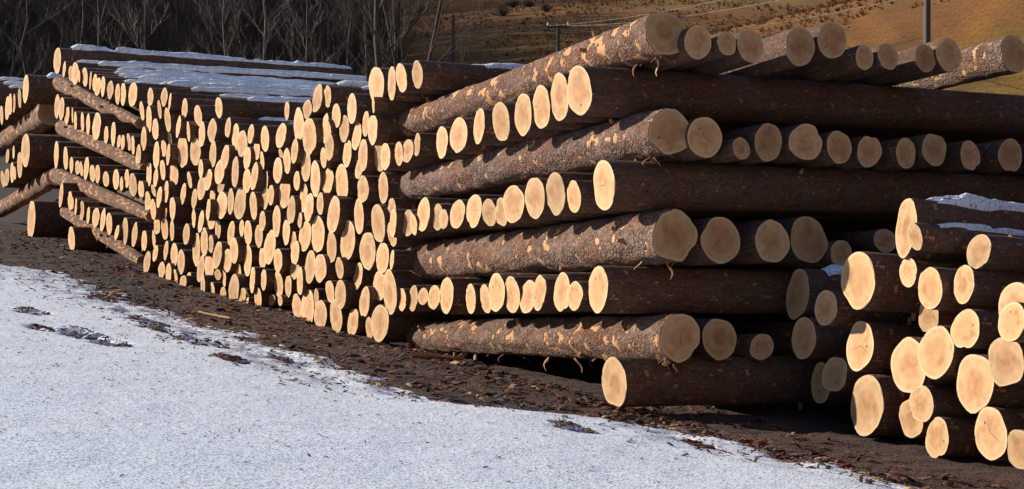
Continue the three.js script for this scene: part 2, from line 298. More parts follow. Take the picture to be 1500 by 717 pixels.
const MID = [
  [14.61,1.99,.152,.05],[15.11,1.8,.151,.05],[14.51,1.64,.219,0],[14.67,1.34,.185,-.04],[13.85,1.45,.163,-.08],[13.83,1.75,.141,-.02],[13.57,1.92,.147,-.02],[13.05,1.82,.134,-.08],
  [13.17,1.56,.181,-.08],[13.65,1.32,.111,.08],[12.66,1.7,.156,.03],[12.7,1.44,.163,-.05],[12.33,1.35,.148,-.01],[12.15,1.57,.155,.08],[11.93,1.3,.192,.07],[11.4,1.32,.175,.06],
  [10.83,1.61,.144,-.02],[10.48,1.32,.138,-0],[10.24,1.18,.184,.03],[9.28,1.18,.13,-.07],[9.9,1.08,.178,.01],[8.8,1.1,.172,-.04],[9.43,.99,.147,.06],[14.86,1.11,.157,-.07],
  [14.2,1.07,.218,.03],[13.89,1.18,.15,.06],[13.25,1.05,.167,-.05],[12.9,1.08,.243,.07],[12.22,1.06,.207,.06],[11.48,.79,.131,-.08],[11.3,.99,.191,.04],[10.36,.91,.173,-.08],
  [9.65,.88,.155,0],[9,.83,.118,-.01],[10.01,.71,.212,-.05],[10.76,.73,.173,-.03],[10.99,.6,.17,.05],[9.57,.58,.159,-.03],[9.17,.63,.184,-.06],[8.94,.58,.117,.03],
  [8.66,.38,.133,-.01],[14.7,.79,.194,.05],[13.98,.72,.145,-.04],[13.63,.83,.166,-.03],[13.3,.76,.177,.05],[15.04,.57,.132,0],[14.25,.53,.094,0],[13.39,.5,.162,-.04],
  [13.64,.42,.161,-.08],[14.9,.36,.132,.07],[14.02,.24,.156,-.07],[13.8,.24,.13,.06],[13.13,.25,.171,-.02],[12.91,.46,.159,.08],[12.24,.65,.12,-.02],[12.31,.38,.152,.07],
  [11.74,.54,.187,.01],[11.27,.63,.151,-.04],[11.32,.41,.121,.04],[10.86,.28,.201,.03],[10.46,.32,.192,.03],[9.92,.29,.226,-.01],[9.24,.25,.19,-.05],[8.98,.34,.143,.02],
  [11.16,.22,.153,-.07],[11.36,.08,.148,.03],[12.17,.1,.142,.02],[11.68,.05,.159,-.02],[11.11,-.06,.141,.05],[8.88,.05,.135,-.05],[9.11,-.14,.152,-.02],[10.51,-.11,.166,.05],
  [10.16,-.34,.176,-.02],[10.01,-.04,.111,.04],[9.68,-.1,.168,.02],[13.89,-.05,.186,.07],[13.51,-.08,.162,.08],[14.21,-.02,.128,.04],[14.43,-.21,.14,.05],[13.94,-.43,.127,-.06],
  [15.04,-.25,.164,.04],[14.86,-.58,.176,.06],[13.49,-.38,.147,-.02],[13.15,-.44,.175,.01],[12.48,-.13,.16,-0],[12.25,-.35,.243,.08],[11.49,-.24,.199,-.03],[11.21,-.26,.13,-.02],
  [10.71,-.41,.188,-.08],[8.71,-.28,.221,-.01],[12.82,-.54,.182,.02],[11.58,-.57,.199,.07],[9.85,-.47,.21,.07],[10.42,-.48,.16,-.03],[9.25,-.42,.158,.08],[13.62,-.68,.13,-.05],
  [13.85,-.68,.16,.05],[13.21,-.72,.156,-.06],[12.99,-.78,.128,-.02],[12.41,-.82,.097,-.07],[12.59,-.81,.125,.06],[11.96,-.62,.196,.06],[11.46,-.85,.151,-.06],[11.21,-.91,.123,0],
  [10.82,-.68,.079,-.04],[10.66,-.72,.128,-0],[10.74,-.94,.094,.01],[10.01,-.86,.216,-.07],[10.23,-.66,.147,.06],[9.75,-.93,.102,-.04],[9.62,-.89,.051,-.01],[9.43,-1.01,.073,-.08],
  [9.19,-.7,.173,-.08],[9.06,-.94,.144,-.05],[8.89,-.7,.134,-.03],[8.87,-.96,.072,.07],[8.27,1.43,.121,.07],[7.64,1.22,.218,-0],[7.3,1.39,.119,-.01],[7.06,1.51,.181,.03],
  [6.8,1.52,.126,.06],[7.18,1.06,.226,-.03],[6.83,1.14,.187,.05],[6.56,1.13,.101,-.02],[6.4,1.27,.144,.02],[6.2,1.11,.165,.04],[5.85,1.32,.174,0],[5.78,1,.155,.03],
  [5.5,1.13,.142,.03],[5.02,1.04,.171,-.08],[5,1.31,.096,-.08],[8.12,1.11,.157,-.06],[7.93,.79,.165,-.05],[8.15,.88,.067,-.05],[8.19,.68,.163,-.08],[7.65,.9,.154,-.05],
  [7.43,.71,.191,.02],[8.36,.41,.208,.07],[6.5,.91,.166,-.03],[6.72,.79,.126,-.02],[7.03,.55,.228,-.01],[6.71,.51,.164,.03],[6.13,.82,.159,.05],[6.36,.48,.234,.07],
  [5.46,.78,.19,-.02],[5.72,.65,.13,.04],[5.44,.4,.16,-.03],[5.16,.76,.168,.06],[4.73,.74,.153,-.05],[5.06,.41,.176,.06],[7.71,.54,.118,0],[7.57,.33,.183,.04],
  [8.5,.05,.204,.01],[7.83,.18,.171,-.03],[7.28,.21,.173,-0],[6.67,.25,.14,-.08],[6.23,.12,.22,-.08],[5.66,.1,.209,.01],[5.06,.02,.215,-0],[4.81,.17,.122,.06],
  [4.44,.03,.154,-.08],[4.69,-.1,.132,.01],[5.99,-.18,.233,-0],[6.56,-.26,.193,.02],[7.08,-.11,.224,.04],[7.6,.06,.1,0],[7.44,-.13,.195,.01],[8.1,-.09,.161,-0],
  [7.89,-.21,.129,.02],[7.66,-.34,.145,-.04],[5.4,-.29,.221,.01],[5.01,-.36,.18,.03],[8.27,-.44,.157,-.05],[8.63,-.75,.167,.08],[8.14,-.76,.144,.04],[8.02,-.55,.127,.08],
  [7.49,-.67,.174,-.04],[7.21,-.5,.205,-.01],[6.78,-.51,.17,-.04],[6.04,-.49,.124,-.08],[6.01,-.79,.166,-.08],[6.46,-.77,.139,-.04],[5.83,-.58,.156,.06],[4.52,-.37,.11,-.06],
  [5.08,-.66,.175,.03],[4.63,-.72,.247,-.04],[5.29,-.85,.168,-.07],[8.19,-.94,.07,-.05],[7.8,-1,.156,.03],[7.33,-1,.239,0],[7.06,-.87,.116,.01],[6.86,-1.06,.177,-.01],
  [6.26,-1.05,.197,-.04],[5.82,-1.1,.164,-0],[5.5,-1.15,.129,.07],[4.89,-1.06,.218,-.05]
];
const L1 = [
  [20.94,3.05,.258,.01],[20.28,2.84,.149,-.01],[19.71,2.72,.141,-.02],[19.42,2.7,.203,-.01],[19.07,2.63,.111,-.02],[18.85,2.6,.168,.03],[18.27,2.5,.164,-.01],[17.92,2.44,.151,-.02],
  [17.67,2.35,.157,-.03],[17.3,2.33,.178,-.03],[16.85,2.24,.157,-.02],[16.44,2.15,.177,-0],[16.12,2.13,.186,.01],[15.59,2.09,.198,.03]
];
const L2 = [
  [21.01,2.21,.226,.02],[20.46,2.13,.218,-.02],[20.16,1.99,.164,.01],[19.81,1.98,.147,.03],[19.36,1.86,.169,-.02],[19,1.82,.177,.02],[18.45,1.75,.19,-.01],[17.96,1.69,.249,.02],
  [17.17,1.51,.144,-.01],[16.77,1.51,.205,.01],[16.36,1.37,.105,0],[16.03,1.34,.119,-.02],[15.81,1.34,.154,.02],[15.55,1.28,.159,.02],[15.14,1.12,.16,-0]
];
const L3 = [
  [20.95,1.31,.266,-.01],[20.36,1.22,.206,.03],[19.72,1.08,.147,-.01],[19.38,1.02,.126,.02],[19.01,.99,.128,-0],[18.59,.99,.196,-.01],[18.15,.89,.152,-.01],[17.69,.87,.165,-.03],
  [17.19,.77,.133,-.01],[16.48,.75,.167,-.02],[16.08,.67,.121,-.03],[15.86,.75,.149,0],[15.48,.64,.19,-0],[14.83,.56,.125,-.03]
];
const L4 = [
  [20.52,.55,.231,-.02],[20.01,.44,.172,.03],[19.61,.4,.11,-.02],[19.39,.33,.156,-.01],[19.1,.26,.183,.03],[18.41,.17,.145,-.02],[17.91,.13,.17,-.01],[17.53,.09,.198,.02],
  [16.9,.02,.193,-.03],[16.39,-.12,.122,-.03],[16.09,-.09,.227,.03],[15.42,-.15,.198,.01],[14.76,-.24,.162,-.01],[14.58,.38,.144,-0]
];
const L5 = [
  [19.68,-.25,.218,-.02]
];
const R0 = [
  [5.16,1.54,.213,.02],[4.74,1.53,.19,.03],[4.33,1.56,.154,-.03],[3.97,1.57,.145,0]
];
const R1 = [
  [4.42,.76,.131,-.02],[4.21,.78,.128,-.01],[4,.84,.125,.01],[3.36,.84,.168,.01],[2.89,.89,.183,-.02],[2.43,.96,.181,-.01],[1.96,.98,.19,-0],[1.47,1.02,.197,-.01],
  [1.14,1.07,.192,.01],[.8,1.14,.209,.02],[.37,1.17,.221,-.01]
];
const R2 = [
  [4.22,.02,.145,-0],[4.01,.01,.122,-.03],[3.79,.11,.182,-.01],[3.51,.08,.145,.03],[3.3,.06,.096,0],[2.96,.11,.146,0],[2.59,.14,.171,.01],[2.22,.12,.135,0],
  [1.99,.12,.135,.02],[1.67,.2,.19,-.01],[1.23,.25,.201,-.01],[.88,.28,.194,.02],[.49,.25,.142,-0],[0,.34,.226,.03]
];
const R3 = [
  [4.34,-.79,.128,-.02],[4.13,-.77,.143,.02],[3.82,-.74,.09,-0],[3.54,-.74,.129,-0],[3.27,-.71,.183,.02],[2.6,-.72,.149,-.02],[2.3,-.71,.14,0],[2.02,-.64,.197,-.02],
  [1.71,-.65,.171,-.01],[1.43,-.66,.155,.02],[1.14,-.61,.162,-.01],[.75,-.6,.17,.02],[.42,-.62,.133,-.03],[.1,-.55,.202,.03]
];
const R4 = [
  [-.18,-1.33,.21,.03]
];
const G1 = [[0.75, 1.56, 0.149], [1.03, 1.56, 0.109], [1.28, 1.55, 0.151], [1.82, 1.57, 0.177], [2.16, 1.64, 0.169], [2.5, 1.5, 0.113], [2.76, 1.52, 0.126], [3.19, 1.52, 0.134], [3.44, 1.56, 0.156], [4.22, 1.6, 0.166]];
const G2 = [[0.82, 0.75, 0.181], [1.17, 0.66, 0.103], [1.47, 0.72, 0.166], [1.86, 0.73, 0.171], [2.2, 0.69, 0.145], [2.54, 0.66, 0.141], [2.95, 0.65, 0.139], [3.25, 0.69, 0.149], [3.68, 0.64, 0.135], [4.19, 0.65, 0.156]];
const G3 = [[0.98, -0.13, 0.208], [1.49, -0.14, 0.196], [1.91, -0.13, 0.213], [2.22, -0.25, 0.118], [2.69, -0.14, 0.089]];
const G4 = [[0.97, -0.98, 0.179], [1.4, -1.06, 0.116]];
const PILE = [[-2.09, -0.02, 0.226], [-2.28, -0.09, 0.104], [-2.12, -0.37, 0.121], [-2.39, -0.49, 0.161], [-2.84, -0.2, 0.129], [-2.73, -0.45, 0.15], [-1.6, -0.45, 0.228], [-1.16, -0.69, 0.148], [-0.7, -0.97, 0.181], [-1.49, -0.99, 0.195], [-2.12, -0.73, 0.126], [-2.81, -0.79, 0.144], [-0.46, -0.6, 0.21], [-2.13, -1.11, 0.22], [-2.51, -0.98, 0.2], [-2.92, -1.19, 0.218], [-3.26, -1.01, 0.178], [-1.15, -1.25, 0.154], [-0.81, -1.35, 0.177], [-1.67, -1.46, 0.243], [-2.16, -1.52, 0.161], [-2.35, -1.39, 0.143], [-2.53, -1.64, 0.15], [-3.1, -1.55, 0.187], [-3.42, -1.63, 0.154], [-3.35, -0.58, 0.162], [-3.44, -0.7, 0.144]];
const BEYOND = [[23.73, 2.71, 0.282], [26.3, 2.32, 0.202], [25.77, 2.44, 0.296], [25.29, 2.49, 0.255], [25.0, 2.49, 0.272], [24.53, 2.57, 0.206], [23.77, 1.49, 0.383], [25.05, 1.49, 0.134], [25.79, 1.44, 0.152], [24.34, 1.21, 0.3], [25.21, 1.08, 0.252], [25.88, 1.0, 0.216], [24.85, 1.06, 0.187], [26.2, 0.97, 0.185], [23.43, 0.1, 0.399]];
const CROSS_NEAR = [[-0.23, 1.64, 0.195, 4.92, 1.11, 0.157], [-0.31, 0.79, 0.209, 5.2, 0.39, 0.17], [-0.38, -0.09, 0.225, 5.16, -0.43, 0.196], [-0.47, -0.95, 0.201, 4.68, -1.2, 0.155]];
const CROSS_LEFT = [[16.51, 1.68, 0.056, 22.47, 2.75, 0.126], [16.21, 0.92, 0.073, 22.18, 1.88, 0.144], [15.79, 0.14, 0.088, 22.71, 0.96, 0.146], [16.42, -0.6, 0.084, 22.01, 0.25, 0.105]];
const CROSS_BEYOND = [[23.78, 2.24, 0.26, 28.99, 1.81, 0.2], [23.29, 0.97, 0.189, 28.99, 0.34, 0.184]];
// ---------------------------------------------------------------- the long stack: logs lying into the stack, sawn ends in its face
const ROWS = { mid: MID, l1: L1, l2: L2, l3: L3, l4: L4, l5: L5, r0: R0, r1: R1, r2: R2, r3: R3, r4: R4 };
const all = [];
for (const key in ROWS) ROWS[key].forEach(([s, v, r, d], i) => all.push({ key, i, s, v, r, d }));
for (const a of all) a.open = (a.key === 'mid' || a.key === 'l1' || a.key === 'r0') && !all.some((b) => b !== a && b.v > a.v + 0.35 * a.r && Math.abs(b.s - a.s) < 0.62 * (a.r + b.r));
for (const a of all) { const w = W(a.s, a.v, a.d); a.size = (a.r / -w.z) * (a.r / -w.z) * (0.25 + 0.02 * Math.max(0, 12 - a.s)); }
const order = [...all].sort((a, b) => b.size - a.size), SMALL = new Set(order.slice(248).filter((a) => !a.open));
const sizeWord = (r) => r > 0.185 ? 'large' : r < 0.115 ? 'small' : 'middling';
const ROWNAME = { l1: 'top row of the far left corner', l2: 'second row of the far left corner', l3: 'third row of the far left corner', l4: 'fourth row of the far left corner', r0: 'short row above the near crossed corner', r1: 'top row of the near crossed corner', r2: 'middle row of the near crossed corner', r3: 'bottom row of the near crossed corner' };
function lay(a, label, group) {
  const dir = sdDir((rl() - 0.5) * 0.03, -0.022 + (rl() - 0.5) * 0.02, 1);
  const g = makeLog(W(a.s, a.v, a.d), dir, a.r, { stuff: SMALL.has(a), snow: a.open, snowStart: a.key === 'r0' ? 3 : undefined, grey: a.grey, knots: a.key[0] === 'r' && a.s < 0.3 ? 6 : 0 });
  if (g) tag(g, label, 'log', group);
}
for (const key in ROWNAME) {
  const row = all.filter((a) => a.key === key).sort((a, b) => key[0] === 'l' ? b.s - a.s : a.s - b.s);
  row.forEach((a, i) => lay(a, `${sizeWord(a.r)} log end, ${ORD[i + 1]} from ${key[0] === 'l' ? 'left' : 'right'}, ${ROWNAME[key]}`, 'sawn logs in the crossed corners of the long stack'));
}
lay(all.find((a) => a.key === 'l5'), 'lone log end at the bottom of the far left corner, on the earth', 'sawn logs in the crossed corners of the long stack');
lay(all.find((a) => a.key === 'r4'), 'lone big log end standing on the earth under the lowest bark log', 'sawn logs in the crossed corners of the long stack');
{
  const px = (a) => { const w = W(a.s, a.v, a.d); return 750 + 2750 * w.x / -w.z; };
  const cols = {}; for (const a of all) if (a.key === 'mid') (cols[Math.max(0, Math.min(24, Math.floor((px(a) - 200) / 15)))] ??= []).push(a);
  for (const c in cols) cols[c].sort((a, b) => b.v - a.v).forEach((a, i) => {
    a.grey = Math.abs(a.s - 8.8) < 0.2 && Math.abs(a.v + 0.5) < 0.15 && a.r < 0.14;
    lay(a, `${a.grey ? 'shade_grey' : sizeWord(a.r)} log end, ${ORD[i + 1]} from top, ${ORD[+c + 1]} column from left, loose middle of stack`, 'sawn logs in the loose middle of the long stack');
  });
}
// ---------------------------------------------------------------- cross logs lying along the face, bark showing
function crossGeo(a, b, ra, rb, seed, N, M, U) {                      // a: butt towards the camera, b: far end; returns bark and two faces
  const rand = rng(seed), R = outline(rand), dir = b.clone().sub(a), len = dir.length(), o = new THREE.Object3D(); frame(o, dir);
  const p = [], uv = [], ix = [], sw = (rand() - 0.5) * 0.05, ph = rand() * 6.28;
  for (let j = 0; j <= M + 1; j++) for (let i = 0; i <= N; i++) {
    const z = Math.max(0, (j - 1) / M), t = i / N * 6.2832, k = (i % N) / N, lip = j === 0 ? 0.965 : 1;
    const n = fbm(k * 10, z * len * 2.2, seed + 2, 3, 10) - 0.5, n2 = fbm(k * 26, z * len * 9, seed + 4, 2, 26) - 0.5;
    const rr = mix(ra, rb, z) * R(t) * lip + (n * 0.17 + n2 * 0.07) * ra, c = Math.sin(z * 3.1416) * sw;
    p.push(Math.cos(t) * rr + c * Math.cos(ph), Math.sin(t) * rr + c * Math.sin(ph), z * len); uv.push(k === 0 && i ? 1 : i / N, z * U);
  }
  for (let j = 0; j <= M; j++) for (let i = 0; i < N; i++) { const q = j * (N + 1) + i, w = q + 1, e = q + N + 1, f = e + 1; ix.push(q, w, f, q, f, e); }
  const bark = new THREE.BufferGeometry(); bark.setAttribute('position', new THREE.Float32BufferAttribute(p, 3)); bark.setAttribute('uv', new THREE.Float32BufferAttribute(uv, 2)); bark.setIndex(ix); bark.computeVertexNormals();
  const face = (z, r, sgn) => {
    const q = [0, 0, z + 0.002 * sgn], w = [0.5, 0.5], f = [];
    [0.5, 0.98].forEach((s) => { for (let i = 0; i < N; i++) { const t = i / N * 6.2832, k = i / N, zz = z / len, n = fbm(k * 10, zz * len * 2.2, seed + 2, 3, 10) - 0.5, n2 = fbm(k * 26, zz * len * 9, seed + 4, 2, 26) - 0.5, rr = (r * R(t) + (n * 0.17 + n2 * 0.07) * ra) * s; q.push(Math.cos(t) * rr, Math.sin(t) * rr, z + 0.002 * sgn); w.push(0.5 + Math.cos(t) * s / 2, 0.5 + Math.sin(t) * s / 2); } });
    for (let i = 0; i < N; i++) { const i2 = (i + 1) % N; f.push(0, 1 + i2, 1 + i, 1 + i, 1 + i2, 1 + N + i2, 1 + i, 1 + N + i2, 1 + N + i); }
    if (sgn > 0) f.reverse();
    const g = new THREE.BufferGeometry(); g.setAttribute('position', new THREE.Float32BufferAttribute(q, 3)); g.setAttribute('uv', new THREE.Float32BufferAttribute(w, 2)); g.setIndex(f); g.computeVertexNormals(); return g;
  };
  return { bark, near: face(0, ra, -1), far: face(len, rb, 1), quaternion: o.quaternion, len, R };
}
function crossLog(a, b, ra, rb, seed, material, label, faceIndex, opt = {}) {
  const c = crossGeo(a, b, ra, rb, seed, opt.N ?? 56, opt.M ?? 170, opt.U ?? 1), g = new THREE.Group();
  add(g, 'log'); g.position.copy(a); g.quaternion.copy(c.quaternion);
  mesh('bark', c.bark, material, g); mesh('cut_face', c.near, FACES[faceIndex], g); mesh('rear_cut_face', c.far, FACES[(faceIndex + 3) % 10], g);
  const rand = rng(seed + 5);
  for (let i = 0; i < (opt.knots ?? 0); i++) {                        // stubs of trimmed branches
    const z = (0.08 + 0.86 * rand()) * c.len, t = rand() * 6.28, rr = mix(ra, rb, z / c.len) * c.R(t), k = new THREE.CylinderGeometry(0.012 + 0.008 * rand(), 0.024 + 0.01 * rand(), 0.05 + 0.05 * rand(), 9);
    const m = mesh('branch_stub', k, stubMat, g); m.position.set(Math.cos(t) * (rr + 0.012), Math.sin(t) * (rr + 0.012), z);
    m.quaternion.setFromUnitVectors(new THREE.Vector3(0, 1, 0), new THREE.Vector3(Math.cos(t), Math.sin(t), 0.25 * (rand() - 0.3)).normalize());
  }
  for (let i = 0; i < (opt.strips ?? 0); i++) {                       // torn bark and bast hanging from the log
    const butt = i < opt.strips * 0.65, z = butt ? 0.04 + rand() * rand() * 0.7 : rand() * 0.95 * c.len, t = rad(opt.stripAt ?? -100) + (rand() - 0.5) * 1.5, rr = mix(ra, rb, z / c.len) * c.R(t) * 0.98, L = 0.04 + 0.13 * rand() * rand(), w = 0.006 + 0.02 * rand(), pos = [], idx = [];
    const o = new THREE.Vector3(Math.cos(t) * rr, Math.sin(t) * rr, z), n = new THREE.Vector3(Math.cos(t) + (rand() - 0.5), Math.sin(t) + (rand() - 0.5), (rand() - 0.5) * 1.6).normalize(), curl = (rand() - 0.3) * 0.9, q0 = rand() * 6.28;
    for (let k = 0; k <= 5; k++) { const q = k / 5, x = o.clone().addScaledVector(n, L * q).add(new THREE.Vector3(0.02 * Math.sin(q * 5 + q0), -L * q * q * curl, 0.02 * Math.cos(q * 4 + q0))), ww = w * (1 - 0.75 * q); pos.push(x.x, x.y, x.z - ww, x.x + 0.004, x.y + 0.002, x.z - ww, x.x + 0.004, x.y + 0.002, x.z + ww, x.x, x.y, x.z + ww); if (k) for (let e = 0; e < 4; e++) { const u = (k - 1) * 4 + e, v = (k - 1) * 4 + (e + 1) % 4; idx.push(u, v, v + 4, u, v + 4, u + 4); } }
    const G = new THREE.BufferGeometry(); G.setAttribute('position', new THREE.Float32BufferAttribute(pos, 3)); G.setIndex(idx); G.computeVertexNormals();
    mesh('bark_strip', G, rand() < 0.15 ? bastMat : stripMat, g);
  }
  return tag(g, label, 'log', 'bark-covered cross logs of the crossed corners');
}
const stripMat = new THREE.MeshStandardMaterial({ color: new THREE.Color().setRGB(0.19, 0.08, 0.04), roughness: 0.95 });
const bastMat = new THREE.MeshStandardMaterial({ color: new THREE.Color().setRGB(0.44, 0.27, 0.13), roughness: 0.9 });
const BX = 0.5;
const bigBark = (seed, bare, tint) => barkStd(barkPair(512, 1536, 24, 76, seed, bare), 0.035, tint);
[['long bark-covered log slanting along the top of the near crossed corner', 0.65, 6, 8],
 ['second bark-covered cross log from the top in the near crossed corner', 0.715, 5, 10],
 ['third bark-covered cross log from the top, pale peeled strip under its thick end', 0.73, 5, 12],
 ['lowest bark-covered cross log, torn fibres hanging from its thick end', 0.69, 6, 70],
].forEach(([label, bare, knots, strips], i) => { const [s1, v1, r1, s2, v2, r2] = CROSS_NEAR[i]; crossLog(W(s1, v1, BX), W(s2, v2, 0.33), r1, r2, 900 + i * 40, bigBark(910 + i * 30, bare, [0xfff0e6, 0xf4f0f4, 0xfaf4f2, 0xf6ece4][i]), label, [4, 1, 7, 3][i], { knots, strips }); });
const leftBark = barkStd(barkPair(512, 1024, 28, 80, 1201, 0.64), 0.02, 0xf0e4dc);
['top bark-covered cross log of the far left corner, splintered pale along its edge', 'second bark-covered cross log from the top in the far left corner', 'third bark-covered cross log from the top in the far left corner, greyest and thickest', 'lowest bark-covered cross log of the far left corner, pale torn bark along it']
  .forEach((label, i) => { const [s1, v1, r1, s2, v2, r2] = CROSS_LEFT[i]; crossLog(W(s1, v1, 0.4), W(s2, v2, 0.4), Math.max(0.095, r1 * 1.15), r2 * 1.15, 1300 + i * 40, leftBark, label, i * 2, { knots: i === 0 || i === 3 ? 12 : 3, N: 36, M: 90, strips: i === 3 ? 20 : i === 0 ? 10 : 0, stripAt: 180 }); });
// cross logs further inside the layers; only their sawn ends show on the shaded end wall
const sG = -0.343;
const LAYERS = [['top layer', -0.092, G1.slice(0, -1)], ['second layer', -0.068, [...G2, [4.6, 0.66, 0.15], [5.0, 0.66, 0.16]]], ['third layer', -0.06, [...G3.slice(0, -1), [2.7, -0.14, 0.11], [3.3, -0.16, 0.16], [3.9, -0.16, 0.16]]], ['lowest layer', -0.05, [...G4, [2.0, -1.0, 0.15], [3.0, -1.0, 0.17]]]];
for (const [name, tilt, ends] of LAYERS) ends.forEach(([d, v, r], i) => {
  const ds = i === 0 ? 0 : (rl() - 0.5) * 0.07, hidden = (name === 'second layer' && i > 9) || (name === 'third layer' && i > 4) || (name === 'lowest layer' && i > 1);
  const g = makeLog(W(sG + ds, v, d), sdDir(1, tilt, (rl() - 0.5) * 0.02), r, { stuff: hidden, back: !hidden });
  if (g) tag(g, `${sizeWord(r)} shaded log end, ${ORD[i + 1]} right of the bark log, ${name} of end wall`, 'shaded log ends in the end wall of the near corner');
});
tag(crossLog(W(-0.33, 1.60, 4.22), W(5.0, 1.12, 4.22), 0.17, 0.14, 1700, bigBark(1710, 0.68), 'knotty sunlit bark log lying on top at the right edge of the stack', 5, { knots: 5 }), 'knotty sunlit bark log lying on top at the right edge of the stack', 'log', 'bark-covered cross logs of the crossed corners');
for (const [v, sv] of [[1.68, 1.08], [0.92, 0.96], [0.14, 0.82], [-0.6, 0.85]]) for (const d of [1.0, 1.7]) makeLog(W(16.3, v - 0.02, d), sdDir(5.9, sv, 0), 0.10, { stuff: true, len: 1.08 });

// ---------------------------------------------------------------- the stack beyond, cut by the left edge of the picture
['large log end on the upper right of the farthest stack, bark curling over it', 'log end at the left picture edge in the upper row of the farthest stack', 'tall log end, fourth from the right in the upper row of the farthest stack', 'log end, third from the right in the upper row of the farthest stack', 'narrow log end next to third from right, upper row of the farthest stack', 'log end just left of the largest one, upper row of the farthest stack', 'very tall log end at the right of the middle row of the farthest stack', 'small upper log end in the middle row of the farthest stack', 'small upper log end left in the middle row of the farthest stack', 'slanting log end beside the very tall one, farthest stack', 'broad log end in the middle row of the farthest stack', 'lower left log end in the middle row of the farthest stack', 'short lower log end in the middle row of the farthest stack', 'log end cut by the left picture edge, middle row of farthest stack', 'biggest log end at the bottom of the farthest stack, on the earth']
  .forEach((label, i) => { const [s, v, r] = BEYOND[i]; const g = makeLog(W(s, v, 0.02 * (i % 3)), sdDir((rl() - 0.5) * 0.02, -0.02, 1), r * [1, 1, 0.85, 0.85, 0.75, 1, 0.93, 1, 1, 0.9, 0.87, 0.88, 0.75, 0.95, 0.95, 0.95][i], { snow: i < 6, snowStart: i === 0 ? 1 : 0 }); tag(g, label, 'log', 'logs of the farthest stack'); });
[[26.9, 2.78, 0.19, 'snow-covered log at the left picture edge, lowest of three in the farthest stack'], [27.5, 2.92, 0.18, 'snow-covered log at the left picture edge, middle of three in the farthest stack'], [28.1, 3.05, 0.18, 'snow-covered log at the left picture edge, highest of three in the farthest stack']].forEach(([s, v, r, label]) => tag(makeLog(W(s, v, 0.05), sdDir(0, -0.02, 1), r, { snow: true, snowStart: 0 }), label, 'log', 'logs of the farthest stack'));
tag(makeLog(W(27.2, 3.42, 1.5), sdDir(0, -0.03, 1), 0.16, { snow: true, snowStart: 0 }), 'snowy log lying on top of the farthest stack at the left picture edge', 'log', 'logs of the farthest stack');
['upper bark-covered cross log of the farthest stack, ragged shadows along it', 'lower bark-covered cross log of the farthest stack, pale splinters along it'].forEach((label, i) => { const [s1, v1, r1, s2, v2, r2] = CROSS_BEYOND[i]; crossLog(W(s1, v1, 0.5), W(s2, v2, 0.5), r1, r2, 1500 + i * 40, leftBark, label, i + 2, { N: 36, M: 90, knots: 4, strips: i ? 14 : 0, stripAt: 180 }); });

for (const d of [1.1, 1.8]) { makeLog(W(21.3, 0.92, d), sdDir(5.6, -0.68, 0), 0.2, { stuff: true }); makeLog(W(21.6, 2.2, d), sdDir(5.4, -0.45, 0), 0.22, { stuff: true }); }
for (let i = 0; i < 5; i++) makeLog(W(24.5 + 0.62 * i, 0.0 + 0.03 * i, 0.9), sdDir(0, -0.02, 1), 0.25 + 0.04 * rl(), { stuff: true });

// ---------------------------------------------------------------- the small pile at the right
[[0, 'tall log end topping the small right pile, snow streak behind it'],
 [-0.06, 'small oval log end tucked beside the topmost end of the right pile'],
 [0, 'squarish log end directly below the topmost end of the right pile'],
 [0, 'oval log end below and right of the squarish end in right pile'],
 [0.1, 'knotty greyish log end under the lower snow streak of the right pile'],
 [0.05, 'oval log end directly beneath the knotty greyish one, right pile'],
 [-0.1, 'very large round log end at the upper left of the right pile'],
 [-0.1, 'log end jutting out left below the very large round one, right pile'],
 [0, 'half shaded log end of right pile nearest the crossed corner'],
 [0, 'large log end under the very large round one, its top edge chipped'],
 [0.2, 'small log end half in shadow, middle of the right pile'],
 [0, 'round bright-rimmed log end above the large upright oval, right pile'],
 [0.1, 'dark shaded log of right pile with a snow slab behind its top'],
 [0, 'very large log end in the centre of the right pile'],
 [-0.04, 'large notched log end leaning on the central very large one, right pile'],
 [0, 'largest upright oval log end in lower right of the right pile'],
 [0, 'round cracked log end right of the large upright oval, right pile'],
 [0, 'log end lit on its lower right half, low left of the right pile'],
 [0.1, 'fully shaded log end low beside the lone base log'],
 [-0.06, 'tall bottom log end with a notched top, left foot of the right pile'],
 [0, 'bottom log end just right of the tall notched one, right pile'],
 [-0.05, 'small log end wedged under the central very large one, right pile'],
 [-0.04, 'lowest small log end touching the earth in the right pile'],
 [0, 'round bottom log end under the large upright oval, right pile'],
 [0, 'bottom log end at the right picture edge, right pile'],
 [0, 'tall log end at the right picture edge, shadowed top, right pile'],
 [-0.1, 'log end cut by the right picture edge below the shadowed one'],
 [0.5, 'snow-topped log at the right picture edge behind the upper snow streak']
].forEach(([dj, label], i) => { const [s, v, r] = PILE[i] ?? [-3.9, 0.02, 0.15]; const g = makeLog(W(s, v, 1.6 + dj), sdDir((rl() - 0.5) * 0.02, -0.07 + (rl() - 0.5) * 0.02, 1), r * 1.03, { sx: [0.65, 0.82, 1, 0.95, 1.05, 0.95, 1, 0.85, 0.8, 1, 0.9, 1.15, 0.87, 1.05, 1, 1, 1.07, 1.07, 0.9, 0.88, 0.92, 0.9, 0.95][i] ?? 1, snow: [0, 1, 12].includes(i), snowStart: i === 12 ? 0 : 4 + i, knots: 3 }); tag(g, label, 'log', 'logs of the small right pile'); });
for (let row = 0; row < 6; row++) for (let k = 0; k < 14; k++) {          // the pile runs on unseen past the picture edge, blocking light off the snow
  const s = -4.25 - 0.37 * (k + (row % 2) / 2) - (row > 3 ? 0.15 : 0), v = -1.62 - 0.02 * k + 0.325 * row; makeLog(W(s, v, 1.6 + (rl() - 0.5) * 0.15), sdDir(0, -0.07, 1), 0.16 + 0.035 * rl(), { stuff: true });
}

